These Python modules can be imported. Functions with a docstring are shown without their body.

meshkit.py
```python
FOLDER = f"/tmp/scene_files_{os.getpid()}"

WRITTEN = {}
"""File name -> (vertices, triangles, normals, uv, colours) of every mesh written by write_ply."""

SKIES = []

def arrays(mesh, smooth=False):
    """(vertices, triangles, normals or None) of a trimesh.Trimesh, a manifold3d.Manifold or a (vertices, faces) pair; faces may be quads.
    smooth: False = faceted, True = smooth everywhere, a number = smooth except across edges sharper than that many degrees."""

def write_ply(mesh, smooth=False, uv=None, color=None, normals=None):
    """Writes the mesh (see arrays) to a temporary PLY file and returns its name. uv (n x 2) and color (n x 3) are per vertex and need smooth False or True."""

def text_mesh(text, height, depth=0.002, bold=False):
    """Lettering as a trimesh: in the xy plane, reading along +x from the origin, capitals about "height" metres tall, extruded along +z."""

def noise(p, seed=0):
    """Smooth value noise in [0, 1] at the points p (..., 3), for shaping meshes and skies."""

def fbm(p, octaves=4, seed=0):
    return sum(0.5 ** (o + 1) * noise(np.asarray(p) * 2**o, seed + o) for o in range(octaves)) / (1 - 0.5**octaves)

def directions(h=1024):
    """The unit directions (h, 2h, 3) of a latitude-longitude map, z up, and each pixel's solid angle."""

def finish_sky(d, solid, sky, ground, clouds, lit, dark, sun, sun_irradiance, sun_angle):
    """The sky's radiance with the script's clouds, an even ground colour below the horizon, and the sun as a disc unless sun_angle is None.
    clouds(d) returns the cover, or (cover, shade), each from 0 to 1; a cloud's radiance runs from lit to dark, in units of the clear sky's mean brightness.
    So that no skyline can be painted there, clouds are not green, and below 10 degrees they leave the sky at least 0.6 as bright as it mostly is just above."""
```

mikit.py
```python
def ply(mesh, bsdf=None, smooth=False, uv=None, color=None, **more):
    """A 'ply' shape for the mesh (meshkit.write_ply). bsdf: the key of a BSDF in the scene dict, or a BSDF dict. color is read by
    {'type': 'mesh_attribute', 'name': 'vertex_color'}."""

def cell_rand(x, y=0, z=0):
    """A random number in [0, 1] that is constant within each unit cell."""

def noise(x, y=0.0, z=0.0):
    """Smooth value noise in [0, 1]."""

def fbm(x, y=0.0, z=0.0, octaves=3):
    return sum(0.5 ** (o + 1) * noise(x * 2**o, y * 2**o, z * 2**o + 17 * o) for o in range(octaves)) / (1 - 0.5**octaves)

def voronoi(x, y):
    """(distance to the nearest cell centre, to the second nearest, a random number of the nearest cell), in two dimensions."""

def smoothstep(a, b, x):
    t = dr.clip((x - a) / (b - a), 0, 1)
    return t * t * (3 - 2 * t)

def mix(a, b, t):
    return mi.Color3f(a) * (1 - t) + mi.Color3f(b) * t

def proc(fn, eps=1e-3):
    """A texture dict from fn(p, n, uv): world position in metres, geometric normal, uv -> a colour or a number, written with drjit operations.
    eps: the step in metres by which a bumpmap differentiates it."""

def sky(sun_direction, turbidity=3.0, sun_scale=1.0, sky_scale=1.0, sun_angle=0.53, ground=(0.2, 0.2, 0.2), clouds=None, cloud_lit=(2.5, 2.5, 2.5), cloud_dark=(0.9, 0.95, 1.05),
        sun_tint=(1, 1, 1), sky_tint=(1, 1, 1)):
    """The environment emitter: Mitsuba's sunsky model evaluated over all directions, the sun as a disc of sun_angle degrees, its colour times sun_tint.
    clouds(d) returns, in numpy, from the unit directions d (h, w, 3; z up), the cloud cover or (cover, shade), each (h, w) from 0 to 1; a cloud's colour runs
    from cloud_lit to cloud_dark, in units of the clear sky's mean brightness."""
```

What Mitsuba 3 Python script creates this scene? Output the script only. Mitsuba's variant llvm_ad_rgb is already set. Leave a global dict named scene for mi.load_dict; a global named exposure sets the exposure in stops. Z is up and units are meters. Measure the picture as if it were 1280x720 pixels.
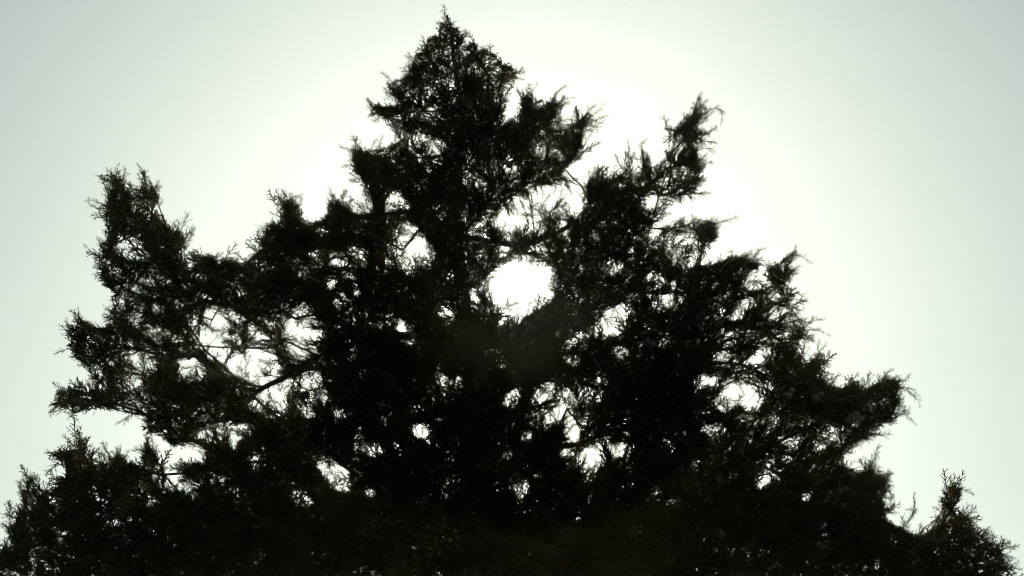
import math
import numpy as np, trimesh, mitsuba as mi, mikit, meshkit
from PIL import Image, ImageDraw
from scipy import ndimage
from scipy.spatial import cKDTree

T = mi.ScalarTransform4f
rng = np.random.default_rng(7)
scene, labels = {}, {}

# ---------------------------------------------------------------- camera, sky, exposure
PITCH, FOV = math.radians(30.0), 28.0
EYE = np.array([0.0, 0.0, 1.6])
F = np.array([0.0, math.cos(PITCH), math.sin(PITCH)])
R = np.array([1.0, 0.0, 0.0])
U = np.cross(R, F)
TX = math.tan(math.radians(FOV) / 2)


def ray(px, py):
    """Direction through a point of the photograph (1280 x 720)."""
    return F + R * (TX * (px - 640) / 640) + U * (TX * (360 - py) / 640)


def at(px, py, Y):
    d = ray(px, py)
    return EYE + d * (Y / d[1])


def project(P):
    q = np.asarray(P) - EYE
    w = q @ F
    return 640 + 640 * (q @ R) / w / TX, 360 - 640 * (q @ U) / w / TX


scene['camera'] = {'type': 'perspective', 'fov': FOV, 'fov_axis': 'x', 'near_clip': 0.05, 'far_clip': 5000.0,
                   'to_world': T().look_at(origin=EYE.tolist(), target=(EYE + F).tolist(), up=[0, 0, 1])}
SUN = ray(648, 356)
SUN_DIR = SUN / np.linalg.norm(SUN)


def veil(d):
    """Thin high cloud over the whole sky: brightest near the sun, as ice cloud is, and uneven."""
    off = np.degrees(np.arccos(np.clip(d @ SUN_DIR, -1, 1)))
    plane = d / (d[..., 2:] + 0.25)
    uneven = meshkit.fbm(plane * [5.0, 9.0, 0.0] + 3.1, 4, seed=4)
    return 0.30 + 0.12 * uneven, 1 - np.exp(-(off / 8.0) ** 1.5)


scene['sky'] = mikit.sky(SUN.tolist(), turbidity=6.0, sun_angle=0.7, clouds=veil, cloud_lit=(7.6, 7.3, 6.5), cloud_dark=(1.0, 1.12, 1.1), sky_tint=(0.84, 1.0, 1.05), sun_tint=(1.0, 1.0, 0.9))
exposure = 1.2

# dusty air from the ground to just above the tree top
HAZE = 0.0009
scene['dusty_air'] = {'type': 'homogeneous', 'sigma_t': HAZE, 'albedo': 0.95, 'phase': {'type': 'hg', 'g': 0.975}}
scene['haze'] = {'type': 'cube', 'to_world': T().translate([0, 0, 3.1]).scale([1600, 1600, 4.6]), 'bsdf': {'type': 'null'}, 'interior': {'type': 'ref', 'id': 'dusty_air'}}
scene['camera']['medium'] = {'type': 'ref', 'id': 'dusty_air'}
labels['haze'] = {'label': 'dusty air glowing around the sun', 'kind': 'stuff'}

# ---------------------------------------------------------------- materials
def rgb(*c): return {'type': 'rgb', 'value': list(c)}

scene['mat_foliage'] = {'type': 'principledthin', 'roughness': 0.75, 'diff_trans': 1.75, 'spec_trans': 0.0, 'eta': 1.25,
                        'base_color': mikit.proc(lambda p, n, uv: mikit.mix((0.050, 0.062, 0.018), (0.115, 0.100, 0.028), mikit.noise(p.x * 9, p.y * 9, p.z * 9)))}
scene['mat_bark'] = {'type': 'twosided', 'bsdf': {'type': 'principled', 'roughness': 0.9, 'specular': 0.2,
                     'base_color': mikit.proc(lambda p, n, uv: mikit.mix((0.05, 0.034, 0.024), (0.11, 0.075, 0.05), mikit.fbm(p.x * 40, p.y * 40, p.z * 12)))}}
scene['mat_cone'] = {'type': 'twosided', 'bsdf': {'type': 'principled', 'roughness': 0.7,
                     'base_color': mikit.proc(lambda p, n, uv: mikit.mix((0.07, 0.052, 0.035), (0.13, 0.105, 0.075), mikit.noise(p.x * 60, p.y * 60, p.z * 60)))}}
scene['mat_ground'] = {'type': 'principled', 'roughness': 1.0, 'specular': 0.1,
                       'base_color': mikit.proc(lambda p, n, uv: mikit.mix((0.035, 0.05, 0.018), (0.09, 0.08, 0.045), mikit.fbm(p.x * 0.7, p.y * 0.7, 0.0, 4)))}

# ---------------------------------------------------------------- ground
g = np.linspace(-1, 1, 61)
gx, gy = np.meshgrid(np.sign(g) * np.abs(g) ** 3 * 1500, np.sign(g) * np.abs(g) ** 3 * 1500)
gz = 0.25 * (meshkit.fbm(np.stack([gx * 0.11, gy * 0.11, gx * 0], -1), 3) - 0.5) * np.clip(np.hypot(gx, gy) / 6, 0, 1)
i, j = np.meshgrid(np.arange(60), np.arange(60), indexing='ij')
q = np.stack([i * 61 + j, i * 61 + j + 1, (i + 1) * 61 + j + 1, (i + 1) * 61 + j], -1).reshape(-1, 4)
scene['ground'] = mikit.ply((np.stack([gx, gy, gz], -1).reshape(-1, 3), q), 'mat_ground', smooth=True)
labels['ground'] = {'label': 'dark dry grassy ground under the tree', 'kind': 'structure'}

# ---------------------------------------------------------------- the crown: where foliage grows
OUTLINE = [(-40, 780), (-20, 720), (8, 665), (25, 630), (26, 608), (34, 596), (45, 602), (52, 610), (68, 606), (80, 592), (82, 580), (72, 572), (71, 564), (80, 562), (92, 565), (97, 556),
    (95, 545), (100, 548), (110, 556), (112, 568), (122, 575), (128, 582), (133, 576), (134, 570), (150, 566), (162, 572), (170, 582), (178, 582), (179, 562), (183, 552), (189, 556),
    (193, 568), (200, 580), (215, 578), (225, 574), (232, 580), (255, 578), (262, 568), (250, 556), (232, 562), (215, 560), (206, 550), (200, 548), (185, 543), (176, 537), (172, 530), (176, 524),
    (188, 524), (185, 518), (175, 515), (158, 518), (150, 514), (140, 516), (125, 518), (115, 516), (108, 510), (103, 510), (102, 520), (93, 522), (85, 520), (80, 510), (70, 508), (66, 500),
    (70, 490), (82, 482), (95, 484), (102, 490), (112, 490), (118, 480), (116, 474), (107, 464), (95, 452), (88, 440), (82, 425), (82, 408), (92, 404), (98, 396), (104, 402), (110, 408),
    (120, 408), (132, 406), (138, 402), (134, 396), (140, 380), (140, 370), (132, 362), (128, 348), (120, 332), (130, 322), (126, 312), (130, 298), (137, 290), (128, 278), (125, 270),
    (133, 262), (130, 252), (131, 245), (132, 232), (140, 220), (150, 222), (156, 232), (164, 236), (174, 238), (178, 224), (184, 224), (190, 232), (200, 244), (204, 258), (207, 272),
    (212, 285), (220, 290), (228, 288), (236, 292), (236, 304), (230, 318), (232, 330), (234, 338), (244, 326), (254, 320), (266, 320), (272, 330), (278, 334), (282, 325), (296, 326),
    (304, 334), (312, 324), (318, 318), (322, 300), (332, 290), (336, 278), (348, 282), (350, 262), (354, 252), (362, 248), (372, 254), (374, 270), (378, 284), (390, 276), (406, 272),
    (412, 262), (412, 254), (420, 250), (430, 254), (436, 262), (446, 268), (456, 266), (462, 262), (466, 252), (460, 244), (454, 234), (452, 226), (444, 216), (438, 206), (442, 195),
    (438, 188), (446, 184), (456, 184), (462, 188), (474, 184), (482, 182), (482, 170), (490, 166), (484, 158), (476, 150), (470, 142), (462, 132), (470, 130), (480, 134), (488, 128),
    (490, 118), (484, 110), (482, 102), (492, 98), (502, 100), (508, 92), (510, 80), (518, 66), (530, 60), (534, 45), (545, 40), (552, 25), (560, 12), (567, 28), (575, 36), (588, 48),
    (600, 58), (618, 66), (632, 78), (645, 88), (648, 96), (644, 108), (636, 116), (622, 118), (613, 122), (617, 134), (628, 124), (636, 124), (628, 140), (620, 153), (632, 152), (642, 146),
    (650, 134), (650, 124), (657, 117), (664, 124), (668, 138), (677, 136), (685, 127), (692, 122), (700, 132), (697, 147), (702, 162), (712, 152), (725, 152), (737, 141), (732, 155), (728, 165),
    (734, 180), (724, 187), (726, 202), (712, 204), (702, 214), (704, 222), (718, 218), (734, 222), (740, 214), (736, 200), (747, 207), (755, 222), (765, 226), (775, 215), (780, 208), (776, 195),
    (785, 190), (791, 199), (798, 196), (802, 185), (812, 195), (815, 207), (825, 207), (831, 190), (832, 175), (832, 162), (847, 152), (860, 145), (865, 132), (872, 122), (880, 137), (897, 136),
    (890, 145), (872, 152), (885, 165), (885, 172), (868, 180), (873, 190), (876, 202), (878, 220), (872, 230), (871, 245), (856, 246), (850, 252), (840, 251), (840, 258), (850, 262), (857, 264),
    (854, 272), (860, 280), (875, 274), (895, 279), (896, 292), (890, 305), (878, 320), (872, 334), (880, 328), (900, 327), (915, 322), (927, 320), (945, 318), (952, 332), (965, 330), (977, 325),
    (987, 315), (995, 318), (986, 328), (995, 342), (987, 352), (991, 365), (995, 380), (1002, 395), (1005, 410), (1007, 422), (998, 437), (1006, 452), (1017, 450), (1023, 436), (1030, 445),
    (1027, 457), (1025, 475), (1040, 480), (1050, 487), (1055, 479), (1075, 480), (1093, 487), (1102, 475), (1112, 470), (1122, 478), (1128, 487), (1120, 495), (1120, 510), (1130, 519),
    (1115, 527), (1107, 537), (1090, 546), (1070, 557), (1060, 567), (1045, 580), (1060, 585), (1075, 592), (1080, 585), (1092, 577), (1090, 592), (1110, 597), (1110, 607), (1100, 620),
    (1104, 634), (1112, 662), (1128, 655), (1146, 672), (1164, 660), (1172, 640), (1180, 622), (1185, 608), (1200, 603), (1204, 612), (1195, 622), (1205, 640), (1225, 655), (1250, 680), (1270, 720), (1290, 780)]
# openings through the crown: x, y, half width, half height
OPEN = [(158, 310, 7, 3), (172, 310, 4, 3), (150, 335, 8, 6), (180, 350, 6, 5), (205, 340, 9, 6), (200, 385, 10, 8), (218, 383, 6, 5), (232, 363, 6, 4), (152, 385, 5, 6), (172, 395, 5, 7),
    (190, 418, 12, 8), (185, 455, 12, 8), (170, 478, 9, 6), (127, 482, 6, 4), (232, 455, 9, 9), (262, 412, 20, 11), (280, 430, 16, 14), (272, 442, 10, 9), (298, 400, 5, 6), (265, 385, 4, 4),
    (252, 465, 8, 7), (295, 455, 8, 10), (315, 452, 9, 16), (297, 495, 5, 5), (215, 530, 4, 5), (255, 548, 9, 10), (295, 552, 9, 12), (300, 537, 10, 5), (282, 533, 5, 4), (175, 505, 8, 5),
    (208, 587, 10, 4), (48, 613, 4, 5), (172, 603, 4, 3), (203, 602, 8, 4), (218, 600, 6, 6), (233, 612, 6, 4), (285, 595, 6, 5), (290, 622, 6, 4), (270, 610, 4, 4), (190, 622, 9, 5),
    (398, 287, 4, 6), (465, 275, 5, 4), (504, 250, 11, 9), (504, 277, 9, 6), (512, 302, 13, 9), (527, 322, 13, 9), (508, 332, 11, 11), (420, 329, 9, 8), (393, 325, 5, 5), (378, 345, 8, 7),
    (408, 352, 7, 6), (330, 335, 4, 5), (437, 338, 4, 7), (443, 315, 5, 3), (558, 343, 5, 5), (588, 227, 8, 7), (598, 283, 5, 6), (515, 184, 10, 7), (492, 190, 5, 8), (593, 345, 4, 5),
    (335, 400, 6, 5), (387, 400, 6, 7), (378, 415, 9, 8), (400, 416, 7, 8), (393, 434, 5, 5), (371, 438, 6, 6), (366, 406, 5, 4), (325, 420, 8, 14), (328, 455, 14, 18), (388, 488, 19, 14),
    (402, 472, 9, 9), (347, 492, 8, 13), (348, 515, 8, 8), (362, 510, 4, 6), (384, 512, 5, 9), (420, 517, 5, 8), (440, 364, 7, 4), (430, 376, 6, 4), (440, 395, 4, 4), (452, 402, 8, 4),
    (457, 391, 4, 4), (500, 411, 6, 6), (491, 399, 3, 3), (515, 413, 6, 5), (521, 425, 5, 6), (557, 390, 8, 8), (563, 404, 5, 6), (590, 371, 6, 5), (625, 400, 7, 6), (551, 475, 6, 6),
    (545, 500, 10, 8), (543, 520, 5, 6), (520, 511, 5, 5), (477, 523, 7, 4), (595, 513, 3, 3), (637, 490, 4, 10), (428, 600, 13, 10), (407, 588, 5, 7), (380, 622, 9, 5), (463, 565, 4, 6),
    (472, 568, 8, 5), (490, 555, 6, 5), (532, 552, 8, 9), (515, 540, 5, 6), (610, 568, 10, 6), (598, 564, 5, 4), (561, 605, 4, 9), (545, 613, 8, 4), (476, 608, 6, 4), (460, 618, 6, 5),
    (345, 585, 5, 6), (325, 570, 6, 5), (702, 240, 20, 16), (722, 228, 8, 10), (722, 265, 7, 10), (703, 281, 7, 5), (672, 255, 6, 12), (655, 278, 14, 12), (645, 265, 8, 9), (670, 310, 9, 12),
    (630, 262, 6, 8), (622, 297, 13, 10), (632, 283, 12, 8), (725, 300, 4, 4), (753, 331, 5, 5), (767, 334, 6, 4), (795, 231, 5, 5), (786, 209, 8, 8),
    (801, 214, 4, 5), (815, 252, 8, 5), (826, 258, 6, 6), (836, 268, 9, 6), (833, 281, 10, 5), (822, 290, 7, 4), (850, 300, 7, 9), (838, 303, 7, 5), (804, 321, 4, 4), (815, 346, 6, 5),
    (828, 347, 6, 4), (860, 322, 9, 4), (893, 350, 4, 4), (942, 348, 10, 8), (742, 370, 5, 8), (730, 374, 4, 3), (825, 372, 12, 7), (774, 392, 5, 7), (760, 404, 8, 6), (761, 413, 9, 4),
    (723, 413, 6, 5), (740, 410, 5, 5), (727, 439, 5, 4), (774, 442, 6, 4), (714, 450, 4, 4), (913, 393, 12, 6), (924, 401, 5, 4), (897, 445, 9, 8), (911, 431, 4, 5), (880, 472, 8, 7),
    (922, 487, 12, 11), (907, 504, 10, 9), (932, 497, 8, 11), (942, 505, 9, 8), (870, 500, 4, 6), (871, 516, 6, 4), (882, 532, 6, 6), (918, 530, 7, 4), (687, 482, 7, 5), (700, 500, 10, 6),
    (677, 497, 6, 8), (642, 485, 4, 10), (719, 488, 5, 5), (728, 498, 8, 6), (747, 499, 7, 4), (684, 528, 8, 5), (702, 519, 9, 5), (735, 535, 5, 5), (712, 537, 8, 8), (717, 560, 7, 12),
    (714, 579, 5, 4), (745, 577, 10, 6), (732, 585, 7, 7), (740, 596, 6, 4), (656, 550, 7, 7), (650, 614, 7, 8), (773, 560, 4, 5), (733, 620, 5, 5), (814, 616, 8, 2), (793, 616, 4, 4),
    (902, 553, 6, 4), (910, 560, 5, 5), (875, 580, 8, 4), (955, 580, 5, 5), (952, 603, 6, 6), (965, 527, 8, 5), (985, 547, 9, 5), (1003, 547, 6, 5), (1011, 577, 7, 5), (1020, 590, 5, 4),
    (954, 597, 7, 4), (962, 603, 5, 4), (1008, 622, 9, 4), (1035, 543, 4, 4), (933, 377, 6, 6), (965, 370, 6, 4), (968, 392, 9, 3), (980, 418, 6, 4), (944, 447, 8, 5)]
# thin places where single twigs show against the light
THIN = [(140, 225, 18, 12), (184, 235, 12, 18), (205, 345, 20, 10), (165, 440, 14, 9), (165, 500, 22, 8), (185, 535, 14, 10), (148, 575, 14, 12), (190, 560, 10, 18), (215, 575, 16, 8), (45, 612, 18, 14),
    (328, 300, 9, 9), (482, 238, 10, 9), (500, 265, 16, 26), (505, 315, 20, 30), (447, 430, 5, 10), (458, 425, 5, 12), (410, 600, 10, 9), (660, 202, 16, 22), (645, 232, 7, 16), (680, 190, 16, 26),
    (690, 155, 14, 26), (676, 270, 30, 30), (665, 120, 8, 8), (742, 150, 12, 16), (785, 205, 22, 16), (826, 268, 26, 22), (826, 322, 14, 16), (868, 148, 22, 14), (880, 172, 8, 8), (985, 325, 14, 12), (779, 368, 9, 9),
    (748, 438, 9, 11), (824, 453, 9, 6), (890, 425, 8, 10), (928, 427, 11, 7), (937, 378, 9, 6), (945, 448, 11, 8), (958, 455, 7, 9), (930, 490, 26, 22), (768, 613, 9, 11), (727, 607, 8, 12),
    (1016, 514, 9, 5), (978, 405, 7, 9), (960, 450, 10, 7), (925, 425, 7, 7), (700, 525, 26, 30), (735, 580, 22, 26), (1112, 482, 20, 14), (1195, 612, 14, 10), (1098, 595, 14, 10),
    (620, 105, 14, 12), (585, 105, 8, 14), (582, 145, 6, 12), (262, 425, 26, 30), (290, 545, 26, 22), (340, 480, 50, 50), (390, 420, 24, 30), (510, 415, 20, 14)]
SUN_GAP = [(647, 357, 36, 32), (632, 352, 22, 18), (668, 350, 22, 20), (662, 368, 24, 18), (640, 376, 18, 14), (640, 334, 12, 16), (656, 330, 9, 14), (622, 366, 14, 9), (684, 342, 9, 8), (624, 338, 8, 7), (652, 390, 8, 7), (682, 366, 9, 7)]
r0 = np.random.default_rng(3)                        # openings are ragged: each a few smaller ones side by side
RAGGED = list(SUN_GAP)
for x, y, a, b in OPEN:
    a, b = a + 8 / (a + 3), b + 8 / (b + 3)
    for k in range(5 if a * b > 40 else 3):
        RAGGED.append((x + r0.normal(0, 0.52) * a, y + r0.normal(0, 0.52) * b, a * r0.uniform(.45, .8), b * r0.uniform(.45, .8)))
for k in range(520):                                 # and many chinks near them
    x, y, a, b = OPEN[r0.integers(len(OPEN))]
    RAGGED.append((x + r0.normal(0, 20), y + r0.normal(0, 18), r0.uniform(1.8, 4.5), r0.uniform(1.8, 4.5)))
OX, OY, GW, GH = 120, 80, 1520, 960          # margins of the density map, in photo pixels


def ellipses(items, grow=1.0):
    im = Image.new('L', (GW, GH), 0)
    dr = ImageDraw.Draw(im)
    for x, y, a, b in items:
        a, b = a * grow, b * grow
        dr.ellipse([x - a + OX, y - b + OY, x + a + OX, y + b + OY], fill=255)
    return np.asarray(im) > 127


im = Image.new('L', (GW, GH), 0)
ImageDraw.Draw(im).polygon([(x + OX, y + OY) for x, y in OUTLINE] + [(1330 + OX, 860 + OY), (-80 + OX, 860 + OY)], fill=255)
OPENING = ellipses(RAGGED)
my, mx = np.mgrid[0:GH, 0:GW].astype(float)          # the edges of the openings are as uneven as the twigs round them
m3 = np.stack([mx, my, mx * 0], -1)
wx = 15 * (meshkit.fbm(m3 / 11.0, 3, 21) - 0.5)
wy = 15 * (meshkit.fbm(m3 / 11.0, 3, 22) - 0.5)
OPENING = OPENING[np.clip(my + wy, 0, GH - 1).astype(int), np.clip(mx + wx, 0, GW - 1).astype(int)]
OPENING &= (meshkit.fbm(m3 / [9.0, 7.0, 1.0] + 40, 2, 23) > np.where(ellipses([(650, 292, 48, 34)]), 0.47, 0.37)) | ellipses(SUN_GAP[:8], 0.95)      # with sprays left standing here and there
INSIDE = (np.asarray(im) > 127) & ~OPENING
THINNER = ellipses(THIN)
DIST = ndimage.distance_transform_edt(INSIDE)
HALF = {}
for yy in range(GH):
    xs = np.nonzero(INSIDE[yy])[0]
    HALF[yy] = (xs.min() - OX, xs.max() - OX) if len(xs) else (590, 610)


def cell(px, py):
    return np.clip(np.round(py + OY).astype(int), 0, GH - 1), np.clip(np.round(px + OX).astype(int), 0, GW - 1)


def inside(P, fray=1.4):
    """Whether a twig end lies in the crown, whose edge is frayed by some pixels."""
    q = P - EYE
    w = q @ F
    x = int(640 + 640 * q[0] / w / TX + OX + rng.normal(0, fray))
    y = int(360 - 640 * (q @ U) / w / TX + OY + rng.normal(0, fray))
    return INSIDE[min(max(y, 0), GH - 1), min(max(x, 0), GW - 1)]


# ---------------------------------------------------------------- trunk and limbs
Y0 = 7.0                                             # the trunk stands 7 m in front of the camera
Z_LOW = at(640, 800, Y0)[2]
trunk_px = [(598, 800), (600, 720), (602, 620), (596, 520), (584, 430), (576, 350), (572, 250), (578, 150), (568, 80), (562, 30)]
TRUNK = [at(x, y, Y0 + 0.03 * math.sin(y * 0.02)) for x, y in trunk_px]
TRUNK = [np.array([TRUNK[0][0] + 0.02, Y0 + 0.03, -0.15]), np.array([TRUNK[0][0] - 0.03, Y0, 1.5]), np.array([TRUNK[0][0] + 0.01, Y0 - 0.02, 2.8])] + TRUNK


def curve(P, step):
    """A smooth curve through the points, with a point every step metres."""
    P = np.asarray(P, float)
    s = np.concatenate([[0], np.cumsum(np.linalg.norm(np.diff(P, axis=0), axis=1))])
    from scipy.interpolate import PchipInterpolator
    return PchipInterpolator(s, P)(np.linspace(0, s[-1], max(2, int(round(s[-1] / step)) + 1)))


node, parent, fixed = [], [], []                     # the woody skeleton: points and their parents


def add_path(points, start):
    k = start
    for p in points:
        node.append(np.asarray(p)); parent.append(k); k = len(node) - 1
    return k


tp = curve(TRUNK, 0.06)
add_path(tp, -1)
N_TRUNK = len(tp)
LIMBS = [  # limbs that the photograph shows: points x, y of the photo and depth from the trunk plane
    [(590, 770, -.05), (520, 655, -.15), (440, 590, -.25), (380, 545, -.32), (335, 512, -.36), (300, 479, -.38), (277, 455, -.38), (258, 440, -.36), (243, 418, -.34), (228, 396, -.32), (210, 379, -.30), (194, 362, -.28), (184, 345, -.26), (172, 312, -.22), (168, 280, -.2)],
    [(262, 442, -.36), (236, 447, -.42), (210, 440, -.45), (195, 438, -.46), (176, 430, -.46), (150, 428, -.44), (112, 425, -.4)],
    [(262, 431, -.36), (275, 418, -.30), (292, 408, -.24), (318, 395, -.2)],
    [(287, 457, -.38), (290, 445, -.3), (305, 430, -.22), (326, 410, -.1), (350, 380, 0)],
    [(228, 396, -.32), (205, 382, -.36), (180, 370, -.4), (160, 362, -.42)],
    [(598, 800, 0), (500, 690, .1), (420, 622, .15), (337, 578, .12), (290, 580, .08), (255, 586, .03), (225, 592, 0), (206, 593, 0), (186, 592, 0), (150, 592, 0), (110, 590, 0)],
    [(440, 590, -.25), (360, 530, -.5), (290, 500, -.6), (230, 490, -.62), (184, 488, -.6), (140, 495, -.55), (100, 500, -.5)],
    [(600, 700, 0), (700, 640, -.2), (800, 570, -.35), (880, 540, -.45), (915, 519, -.5), (939, 498, -.5), (960, 470, -.5), (985, 430, -.45)],
    [(596, 520, 0), (700, 420, .2), (770, 350, .3), (808, 300, .3), (819, 262, .28), (830, 225, .25), (850, 180, .2), (868, 145, .18)],
    [(600, 740, 0), (760, 660, .2), (900, 590, .3), (1000, 540, .3), (1070, 505, .25), (1110, 490, .2)],
    [(584, 420, 0), (540, 340, .2), (470, 330, .3), (455, 300, .3), (430, 275, .25)],
    [(572, 250, 0), (610, 232, .1), (650, 222, .18), (690, 204, .2), (702, 208, .2), (715, 222, .2), (730, 236, .2), (736, 256, .2)],
    [(585, 430, 0), (650, 428, -.12), (715, 400, -.18), (745, 350, -.2), (760, 300, -.2), (770, 240, -.15)],
    [(578, 400, 0), (640, 410, .2), (705, 380, .3), (715, 330, .33), (705, 300, .33), (690, 285, .3)],
    [(571, 262, 0), (612, 238, -.1), (690, 195, -.15), (722, 165, -.15)]]
for limb in LIMBS:
    pts = curve([at(x, y, Y0 + d) for x, y, d in limb], 0.05)
    k = int(np.argmin(np.linalg.norm(np.array(node) - pts[0], axis=1)))
    add_path(pts[1:], k)

# tufts of foliage: points through the crown's depth, thickest about the trunk, nearer together towards the outside
def axis_x(py): return np.interp(py, [30, 150, 330, 420, 620, 800], [562, 576, 577, 586, 602, 598])


def half_depth(px, py):
    r = np.clip(np.round(py + OY).astype(int), 0, GH - 1)
    lo, hi = np.array([HALF[k] for k in r]).T
    x0 = axis_x(py)
    w = np.where(px > x0, hi - x0, x0 - lo) + 1.0
    return np.maximum(0.18, 0.40 * 0.0032 * np.minimum(w, 520) * np.sqrt(np.clip(1 - ((px - x0) / w) ** 2, 0, 1)))


cand = np.stack([rng.uniform(-70, 1350, 60000), rng.uniform(0, 850, 60000)], 1)
a, b = cell(cand[:, 0], cand[:, 1])
d = DIST[a, b]
keep = (d > 4) & (rng.random(len(cand)) < np.where(THINNER[a, b], 0.6, 1.0)) & (cand[:, 1] < 726 + 40 * rng.random(len(cand)))
cand = cand[keep]
hd = half_depth(cand[:, 0], cand[:, 1])
sd = rng.uniform(-1, 1, len(cand))
sd = np.sign(sd) * np.abs(sd) ** 0.7
drift = 0.7 * (meshkit.noise(np.stack([cand[:, 0] * .006, cand[:, 1] * .006, cand[:, 0] * 0], -1), 5) - 0.5)
Ys = Y0 + sd * hd + drift * np.clip(1.2 - hd, 0, 1)
P = np.array([at(x, y, Y) for (x, y), Y in zip(cand, Ys)])
chosen, grid, CELL = [], {}, 0.094
for k, p in enumerate(P):                            # keeps them at least 10 cm apart
    c = tuple(np.floor(p / CELL).astype(int))
    near = [m for dx in (-1, 0, 1) for dy in (-1, 0, 1) for dz in (-1, 0, 1) for m in grid.get((c[0] + dx, c[1] + dy, c[2] + dz), ())]
    if all(np.sum((P[m] - p) ** 2) > CELL ** 2 for m in near):
        grid.setdefault(c, []).append(k); chosen.append(k)
P = P[chosen]
TUFTS = P[np.argsort(np.hypot(P[:, 0] - TRUNK[4][0], P[:, 1] - Y0) + 0.3 * np.abs(P[:, 2] - 5))]

depth_of = {}
def path_len(k):
    L = 0.0
    while parent[k] >= 0:
        L += np.linalg.norm(node[k] - node[parent[k]]); k = parent[k]
    return L


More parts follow.
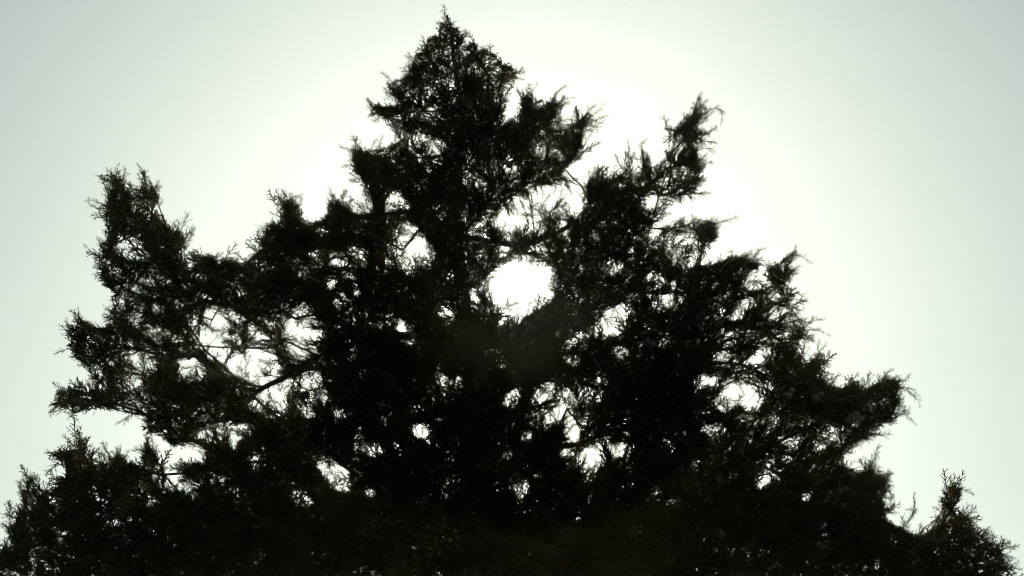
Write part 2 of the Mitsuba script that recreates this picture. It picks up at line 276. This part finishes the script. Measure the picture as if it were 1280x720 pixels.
cost = [0.0] * N_TRUNK
for k in range(N_TRUNK, len(node)):
    cost.append(cost[parent[k]] + np.linalg.norm(node[k] - node[parent[k]]) * (1 if parent[k] >= 0 else 0))
NA = np.zeros((200000, 3)); CA = np.zeros(200000)
NA[:len(node)], CA[:len(node)] = np.array(node), np.array(cost)
count = len(node)
tufts = []                                           # (node of the tuft, direction of growth)
for p in TUFTS:
    Q = NA[:count]
    dist = np.linalg.norm(Q - p, axis=1)
    rise = (p[2] - Q[:, 2]) / np.maximum(dist, 1e-6)
    score = dist * (1 + 0.35 * np.clip(0.2 - rise, 0, 1)) + 0.25 * CA[:count]
    best = np.argpartition(score, 90)[:90]           # of the nearest ones, the one whose twig stays within the crown
    gaps = [sum(not inside((1 - t) * Q[m] + t * p, 0.0) for t in (0.15, 0.3, 0.45, 0.6, 0.75)) for m in best]
    sx, sy = project((Q[best][:, None] + np.array([.2, .4, .6, .8])[:, None] * (p - Q[best])[:, None]).reshape(-1, 3))
    bare = (np.hypot((sx - 648) / 46, (sy - 350) / 46) < 1).reshape(-1, 4).sum(1)     # no limb grows across the wide opening in the middle
    k = int(best[np.argmin(score[best] + 0.2 * np.array(gaps) + 2.0 * bare)])
    v = p - node[k]
    L = float(np.linalg.norm(v))
    back = node[k] - node[parent[k]] if parent[k] >= 0 else v
    back = back / max(np.linalg.norm(back), 1e-6)
    n = max(1, int(math.ceil(L / 0.06)))
    mid = node[k] + 0.5 * v + (0.12 * back * L if k >= N_TRUNK else 0) - np.array([0, 0, 0.05 * L]) + rng.normal(0, 0.02, 3) * L
    t = (np.arange(n) + 1) / n
    pts = ((1 - t) ** 2)[:, None] * node[k] + (2 * t * (1 - t))[:, None] * mid + (t ** 2)[:, None] * p
    c, prev = cost[k], k
    for x in pts:
        node.append(x); parent.append(prev)
        c += float(np.linalg.norm(x - node[prev])); cost.append(c); prev = len(node) - 1
        NA[count], CA[count] = x, c; count += 1
    tufts.append(prev)
NODE, PAR = np.array(node), np.array(parent)
weight = np.zeros(len(NODE))
weight[tufts] = 1.0
for k in range(len(NODE) - 1, 0, -1):
    weight[PAR[k]] += weight[k]
RAD = np.minimum(0.0012 + 0.00125 * weight ** 0.5, 0.015)
RAD[:N_TRUNK] = np.interp(tp[:, 2], [0, 1.5, 4.5, 5.5, 6.4, 7.1], [0.12, 0.09, 0.055, 0.030, 0.014, 0.003])
# each branch that leaves the trunk is one part: the number of the branch of every node
root = np.full(len(NODE), -1)
for k in range(N_TRUNK, len(NODE)):
    root[k] = k if PAR[k] < N_TRUNK else root[PAR[k]]
main = [k for k in np.unique(root[root >= 0]) if weight[k] >= 4]
mains = NODE[main]
for k in np.unique(root[root >= 0]):                 # twigs straight on the trunk go with the nearest branch
    if k not in set(main):
        root[root == k] = main[int(np.argmin(np.linalg.norm(mains - NODE[k], axis=1)))]


def tube(P, r, sides):
    P = np.asarray(P, float)
    t = np.gradient(P, axis=0)
    t /= np.linalg.norm(t, axis=1, keepdims=True) + 1e-12
    a = np.cross(t, np.where(np.abs(t[:, 1:2]) < 0.9, [0, 1.0, 0], [1.0, 0, 0]))
    a /= np.linalg.norm(a, axis=1, keepdims=True) + 1e-12
    b = np.cross(t, a)
    ang = np.arange(sides) * 2 * np.pi / sides
    v = P[:, None] + np.asarray(r)[:, None, None] * (np.cos(ang)[None, :, None] * a[:, None] + np.sin(ang)[None, :, None] * b[:, None])
    i, j = np.meshgrid(np.arange(len(P) - 1), np.arange(sides), indexing='ij')
    q = np.stack([i * sides + j, i * sides + (j + 1) % sides, (i + 1) * sides + (j + 1) % sides, (i + 1) * sides + j], -1).reshape(-1, 4)
    f = np.vstack([q[:, [0, 1, 2]], q[:, [0, 2, 3]]])
    return v.reshape(-1, 3), f


def join(parts):
    n, V, Fs = 0, [], []
    for v, f in parts:
        V.append(v); Fs.append(f + n); n += len(v)
    return np.vstack(V), np.vstack(Fs)


tv, tf = tube(tp, RAD[:N_TRUNK], 14)
ang = np.arctan2(tv[:, 1] - Y0, tv[:, 0] - TRUNK[4][0])
tv += (meshkit.noise(np.stack([np.cos(ang) * 5, np.sin(ang) * 5, tv[:, 2] * 2], -1)) - 0.5)[:, None] * 0.02 * np.stack([np.cos(ang), np.sin(ang), ang * 0], -1) * np.clip(7 - tv[:, 2:], 0, 1)
TREE = 'cypress_tree'
labels[TREE] = {'label': 'dark backlit cypress tree full of small round cones with the sun glaring through its crown', 'category': 'tree'}
scene[TREE + '__trunk'] = mikit.ply((tv, tf), 'mat_bark', smooth=True)

kids = [[] for _ in NODE]
for k in range(1, len(NODE)):
    if PAR[k] >= 0: kids[PAR[k]].append(k)
wood = {k: [] for k in main}
for k in range(N_TRUNK, len(NODE)):                  # a run of the skeleton from a fork to its end
    p = PAR[k]
    heavy = max(kids[p], key=lambda m: weight[m]) if p >= N_TRUNK else None
    if p >= N_TRUNK and heavy == k: continue
    run, m = [p, k], k
    while kids[m]:
        m = max(kids[m], key=lambda x: weight[x]); run.append(m)
    r = RAD[run].copy(); r[0] = r[1]
    wood[root[k]].append(tube(NODE[run], r, 6 if r[1] > 0.006 else 4 if r[1] > 0.0035 else 3))

# ---------------------------------------------------------------- foliage sprays
def spike(a, b, r):
    """A three sided spike from a to b."""
    t = (b - a) / np.linalg.norm(b - a)
    u = np.cross(t, [0.31, 0.52, 0.8]); u /= np.linalg.norm(u)
    w = np.cross(t, u)
    ph = rng.uniform(0, 6.3)
    base = [a + r * (math.cos(ph + 2.094 * k) * u + math.sin(ph + 2.094 * k) * w) for k in range(3)]
    m = a + 0.0 * (b - a)
    return np.array(base + [b]), np.array([[0, 1, 3], [1, 2, 3], [2, 0, 3]])


def make_spray(seed, r, n, sub):
    """One spray of scale-leaved twigs, 1 long along +z."""
    global rng
    keep, rng = rng, np.random.default_rng(seed)
    out = []
    bend = rng.normal(0, 0.10, 2)
    ax = lambda t: np.array([bend[0] * t * t, bend[1] * t * t, t])
    for k in range(3):
        out.append(spike(ax(k / 3.0), ax(min(1.0, (k + 1.5) / 3)), r - 0.003 * k))
    for k in range(n):
        t = 0.08 + 0.86 * k / n + rng.uniform(-.02, .02)
        ph = k * 2.4 + rng.uniform(-.5, .5)
        L = (0.50 * (1 - t) ** 0.7 + 0.08) * rng.uniform(0.7, 1.15)
        el = rng.uniform(0.55, 0.85)
        d = np.array([math.cos(ph) * math.sin(el), math.sin(ph) * math.sin(el), math.cos(el)])
        a0, b0 = ax(t), ax(t) + d * L
        out.append(spike(a0, b0, r))
        for m in range(1 if L < 0.22 else sub):
            s = rng.uniform(0.25, 0.8)
            e = d + rng.normal(0, 0.5, 3) + [0, 0, 0.2]
            e /= np.linalg.norm(e)
            out.append(spike(a0 + (b0 - a0) * s, a0 + (b0 - a0) * s + e * L * rng.uniform(.25, .42), 0.95 * r))
    rng = keep
    return join(out)


SPRAYS = [make_spray(100 + k, 0.023, 10, 2) for k in range(8)] + [make_spray(200 + k, 0.046, 9, 1) for k in range(8)]   # fine ones for the edges, full ones within
unit = lambda v: v / (np.linalg.norm(v, axis=-1, keepdims=True) + 1e-12)
S_base, S_dir, S_len, S_root, S_full = [], [], [], [], []
twig_parts = {k: [] for k in main}


def add_spray(base, direction, L, r, full=False):
    S_base.append(base); S_dir.append(direction); S_len.append(L); S_root.append(r); S_full.append(full)


AX = TRUNK[4][0]
for k in tufts:
    c, r = NODE[k], root[k]
    g = unit(NODE[k] - NODE[PAR[k]])
    out = unit(np.array([c[0] - AX, c[1] - Y0, 0.0]))
    grow = unit(0.6 * g + 0.5 * out + np.array([0, 0, 0.55]) + rng.normal(0, 0.15, 3))
    a, b = cell(*project(c))
    thin, dd = THINNER[a, b], DIST[a, b]
    full = dd > 5 and not thin
    twigs = 3 if thin else 4 if dd < 6 or dd > 70 else 5
    for m in range(twigs):
        L, tip = 0, None
        for tries in range(7):
            d = unit(grow + rng.normal(0, 0.55, 3))
            L = rng.uniform(0.05, 0.12) * (0.75 ** (tries // 2))
            tip = c + d * L
            if inside(tip) or rng.random() < 0.01: break
        else:
            continue
        if tries > 2 and rng.random() < 0.6: continue
        crowded = tries > 1
        twig_parts[r].append(spike(c, tip, 0.0022))
        for s in range(3):
            base = c + d * L * (0.25 + 0.36 * s)
            for tries in range(6):
                e = unit(d + rng.normal(0, 0.5, 3) + np.array([0, 0, 0.15])) if s < 2 else unit(d + rng.normal(0, 0.25, 3))
                SL = rng.uniform(0.055, 0.10) * (0.8 ** (tries // 2)) * (0.85 if thin else 1.0)
                if (inside(base + e * SL * 0.9) and inside(base + e * SL * 0.5)) or rng.random() < (0.03 if full and s < 2 else 0.13):
                    add_spray(base, e, SL, r, full and s < 2 and not crowded and tries < 3); break

N_TUFT = len(S_base)                                 # no spray starts out in the open air
bx, by = project(np.array(S_base))
near_crown = ndimage.binary_dilation(INSIDE, iterations=5)[cell(bx, by)]

# single twigs that stick out of the outline: photo points from inside to the tip
WISPS = [[(142, 265), (125, 254), (108, 250)], [(152, 232), (140, 221), (124, 219)], [(186, 238), (180, 218), (171, 205)], [(148, 228), (148, 215), (146, 209)], [(152, 228), (155, 218), (157, 212)], [(136, 262), (122, 260), (112, 257)],
    [(128, 322), (118, 318), (110, 311)], [(226, 292), (220, 284), (218, 276)], [(236, 300), (240, 290), (243, 283)], [(98, 400), (98, 396), (98, 390)], [(86, 410), (83, 405), (82, 400)], [(72, 505), (66, 512), (63, 516)], [(172, 512), (158, 522), (148, 530)],
    [(96, 556), (96, 545), (97, 538)], [(150, 570), (147, 565), (150, 560)], [(184, 560), (184, 552), (183, 546)], [(38, 604), (34, 597), (31, 594)], [(355, 255), (350, 247), (340, 246)], [(364, 252), (368, 246), (378, 246)], [(420, 254), (416, 244), (413, 236)], [(424, 252), (428, 244), (430, 238)],
    [(444, 188), (434, 186), (424, 183)], [(474, 140), (464, 131), (461, 124)], [(468, 134), (462, 132), (458, 134)], [(660, 128), (664, 116), (670, 108)], [(690, 130), (694, 118), (704, 110)], [(696, 132), (704, 124), (712, 122)], [(734, 150), (742, 142), (750, 138)], [(730, 156), (745, 150), (757, 146)], [(728, 148), (736, 138), (748, 130)],
    [(786, 196), (786, 186), (784, 178)], [(803, 190), (803, 182), (805, 176)], [(835, 160), (832, 152), (830, 145)], [(870, 130), (872, 124), (874, 119)], [(884, 138), (896, 136), (903, 140), (902, 152)], [(880, 168), (888, 164), (895, 158)], [(876, 186), (886, 186), (892, 185)], [(874, 208), (884, 204), (890, 203)], [(892, 282), (905, 277), (920, 272)],
    [(872, 242), (880, 242), (886, 240)], [(942, 322), (948, 314), (954, 312)], [(988, 320), (998, 320), (1012, 326)], [(990, 322), (994, 312), (996, 316)], [(1000, 412), (1016, 402), (1028, 398)], [(1002, 414), (1018, 412), (1032, 416)], [(990, 368), (1000, 368), (1004, 371)], [(1022, 444), (1027, 436), (1032, 432)], [(1074, 486), (1078, 478), (1079, 472)],
    [(1104, 480), (1106, 470), (1114, 464)], [(1116, 480), (1130, 476), (1136, 470)], [(1118, 486), (1132, 488), (1142, 494), (1150, 505)], [(1112, 488), (1126, 484), (1138, 486), (1146, 492)], [(1118, 516), (1130, 518), (1142, 526)], [(1120, 512), (1130, 514), (1136, 512)], [(1088, 590), (1090, 580), (1093, 574)], [(1106, 602), (1110, 596), (1112, 592)], [(1186, 612), (1196, 604), (1200, 599)], [(1192, 616), (1204, 612), (1214, 616)], [(1180, 620), (1186, 608), (1192, 604)], [(1114, 638), (1114, 624), (1118, 618)], [(1142, 640), (1143, 626), (1142, 621)]]
for w in WISPS:
    first = w[0]
    guess = at(*first, Y0)
    far = np.array(project(NODE[tufts])).T - np.array(first)
    k = tufts[int(np.argmin(np.hypot(far[:, 0], far[:, 1]) + 30 * np.abs(NODE[tufts][:, 1] - Y0)))]
    Y = NODE[k][1]
    pts = curve([NODE[k]] + [at(x, y, Y + 0.02 * (n + 1)) for n, (x, y) in enumerate(w)], 0.018)
    v, f = tube(pts, np.linspace(0.0022, 0.0009, len(pts)), 3)
    twig_parts[root[k]].append((v, f))
    for n in range(1, len(pts)):
        d = unit(pts[n] - pts[n - 1])
        for s in range(1 if n > 0.7 * len(pts) else 2):
            e = unit(d + rng.normal(0, 0.42, 3))
            add_spray(pts[n], e, rng.uniform(0.022, 0.045) * (1.1 - 0.45 * n / len(pts)), root[k])

S_base, S_dir, S_len, S_root, S_full = map(np.array, (S_base, S_dir, S_len, S_root, S_full))
S_root[:N_TUFT][~near_crown] = -1
kind = rng.integers(0, 8, len(S_base)) + 8 * S_full
X = unit(np.cross(S_dir, unit(rng.normal(0, 1, S_dir.shape))))
Yv = np.cross(S_dir, X)


def sprays(which):
    parts = []
    for t, (v, f) in enumerate(SPRAYS):
        k = which[kind[which] == t]
        if len(k):
            w = (v[None, :, 0:1] * X[k][:, None] + v[None, :, 1:2] * Yv[k][:, None] + v[None, :, 2:3] * S_dir[k][:, None]) * S_len[k][:, None, None] + S_base[k][:, None]
            parts.append((w.reshape(-1, 3), (f[None] + (np.arange(len(k)) * len(v))[:, None, None]).reshape(-1, 3)))
    return parts


# ---------------------------------------------------------------- round woody cones
def cone_mesh(seed):
    r = np.random.default_rng(seed)
    m = trimesh.creation.icosphere(subdivisions=3)
    v = m.vertices.copy()
    s = []
    for k in range(10):
        z = 1 - 2 * (k + 0.5) / 10
        s.append([math.sqrt(1 - z * z) * math.cos(2.4 * k), math.sqrt(1 - z * z) * math.sin(2.4 * k), z])
    c = np.sort(v @ np.array(s).T, axis=1)
    gap = np.clip((c[:, -1] - c[:, -2]) / 0.10, 0, 1)
    v *= (0.90 + 0.10 * gap ** 0.5 + 0.07 * np.exp(-((1 - c[:, -1]) / 0.012) ** 1))[:, None] * (1 + 0.05 * (meshkit.noise(v * 2.5, seed) - 0.5))[:, None]
    return trimesh.Trimesh(v * [1, 1, 1.1], m.faces, process=False)


CONES = [mikit.ply(cone_mesh(k), 'mat_cone', smooth=True) for k in range(3)]
SEEN = [(508, 205), (510, 214), (517, 207), (560, 188), (565, 194), (573, 188), (579, 193), (597, 179), (605, 188), (610, 178), (604, 183), (627, 205), (636, 206), (761, 245), (772, 250), (289, 415), (264, 465), (271, 469), (267, 474), (240, 443), (248, 440),
    (236, 446), (200, 448), (205, 455), (208, 449), (220, 458), (382, 494), (517, 420), (301, 555), (986, 495), (990, 489), (1020, 498), (1026, 494), (862, 392), (870, 387), (877, 391), (809, 427), (816, 430), (1064, 522), (1070, 519), (1076, 524), (1060, 526), (1024, 603),
    (1058, 612), (1066, 618), (1050, 615), (470, 308), (476, 302), (478, 310), (255, 352), (248, 350), (320, 344), (755, 383), (640, 420), (605, 475), (557, 540), (458, 512), (887, 596), (700, 620), (512, 622), (505, 621)]
per_branch = {k: 0 for k in main}
tn = NODE[tufts]
tpx = np.array(project(tn)).T
cone_at = []
for x, y in SEEN:
    d2 = np.hypot(tpx[:, 0] - x, tpx[:, 1] - y)
    near = np.argsort(d2 + 25 * (tn[:, 1] - Y0))[:3]
    k = near[0]
    Y = min(tn[k][1] - 0.02, Y0 - float(half_depth(np.array([x]), np.array([y]))[0]) * 0.9)
    cone_at.append((at(x, y, Y), tufts[k]))
for n in range(60):                                  # and clusters elsewhere through the crown
    k = tufts[rng.integers(len(tufts))]
    for m in range(rng.integers(1, 4)):
        p = NODE[k] + rng.normal(0, 0.022, 3) + [0, -0.01, -0.02]
        if inside(p) and DIST[cell(*project(p))] > 13: cone_at.append((p, k))
cone_of = {k: [] for k in main}
for p, k in cone_at:
    q = NODE[k]
    d = unit(q - p)
    twig_parts[root[k]].append(spike(q, p, 0.0018) if np.linalg.norm(q - p) > 0.005 else spike(p + [0, 0, .02], p, 0.0018))
    cone_of[root[k]].append(p)

n_tri = 0
for n, k in enumerate(main):
    key = TREE + '__branch' + (f'_{n:03d}' if n else '')
    wv = join(wood[k] + twig_parts[k])
    scene[key] = mikit.ply(wv, 'mat_bark', smooth=False)
    which = np.nonzero(S_root == k)[0]
    if len(which):
        fv = join(sprays(which))
        scene[key + '__foliage'] = mikit.ply(fv, 'mat_foliage', smooth=False)
        labels[key + '__foliage'] = {'kind': 'stuff'}
        n_tri += len(fv[1])
    n_tri += len(wv[1])
    for m, p in enumerate(cone_of[k]):
        rot = T().translate(p.tolist()).rotate([0, 0, 1], float(rng.uniform(0, 360))).rotate([1, 0, 0], float(rng.uniform(-70, 70))).scale(float(rng.uniform(0.0105, 0.014)))
        scene[key + '__cone' + (f'_{m:03d}' if m else '')] = {**CONES[m % 3], 'to_world': rot}
print('branches', len(main), 'tufts', len(tufts), 'sprays', len(S_base), 'cones', len(cone_at), 'triangles', n_tri)
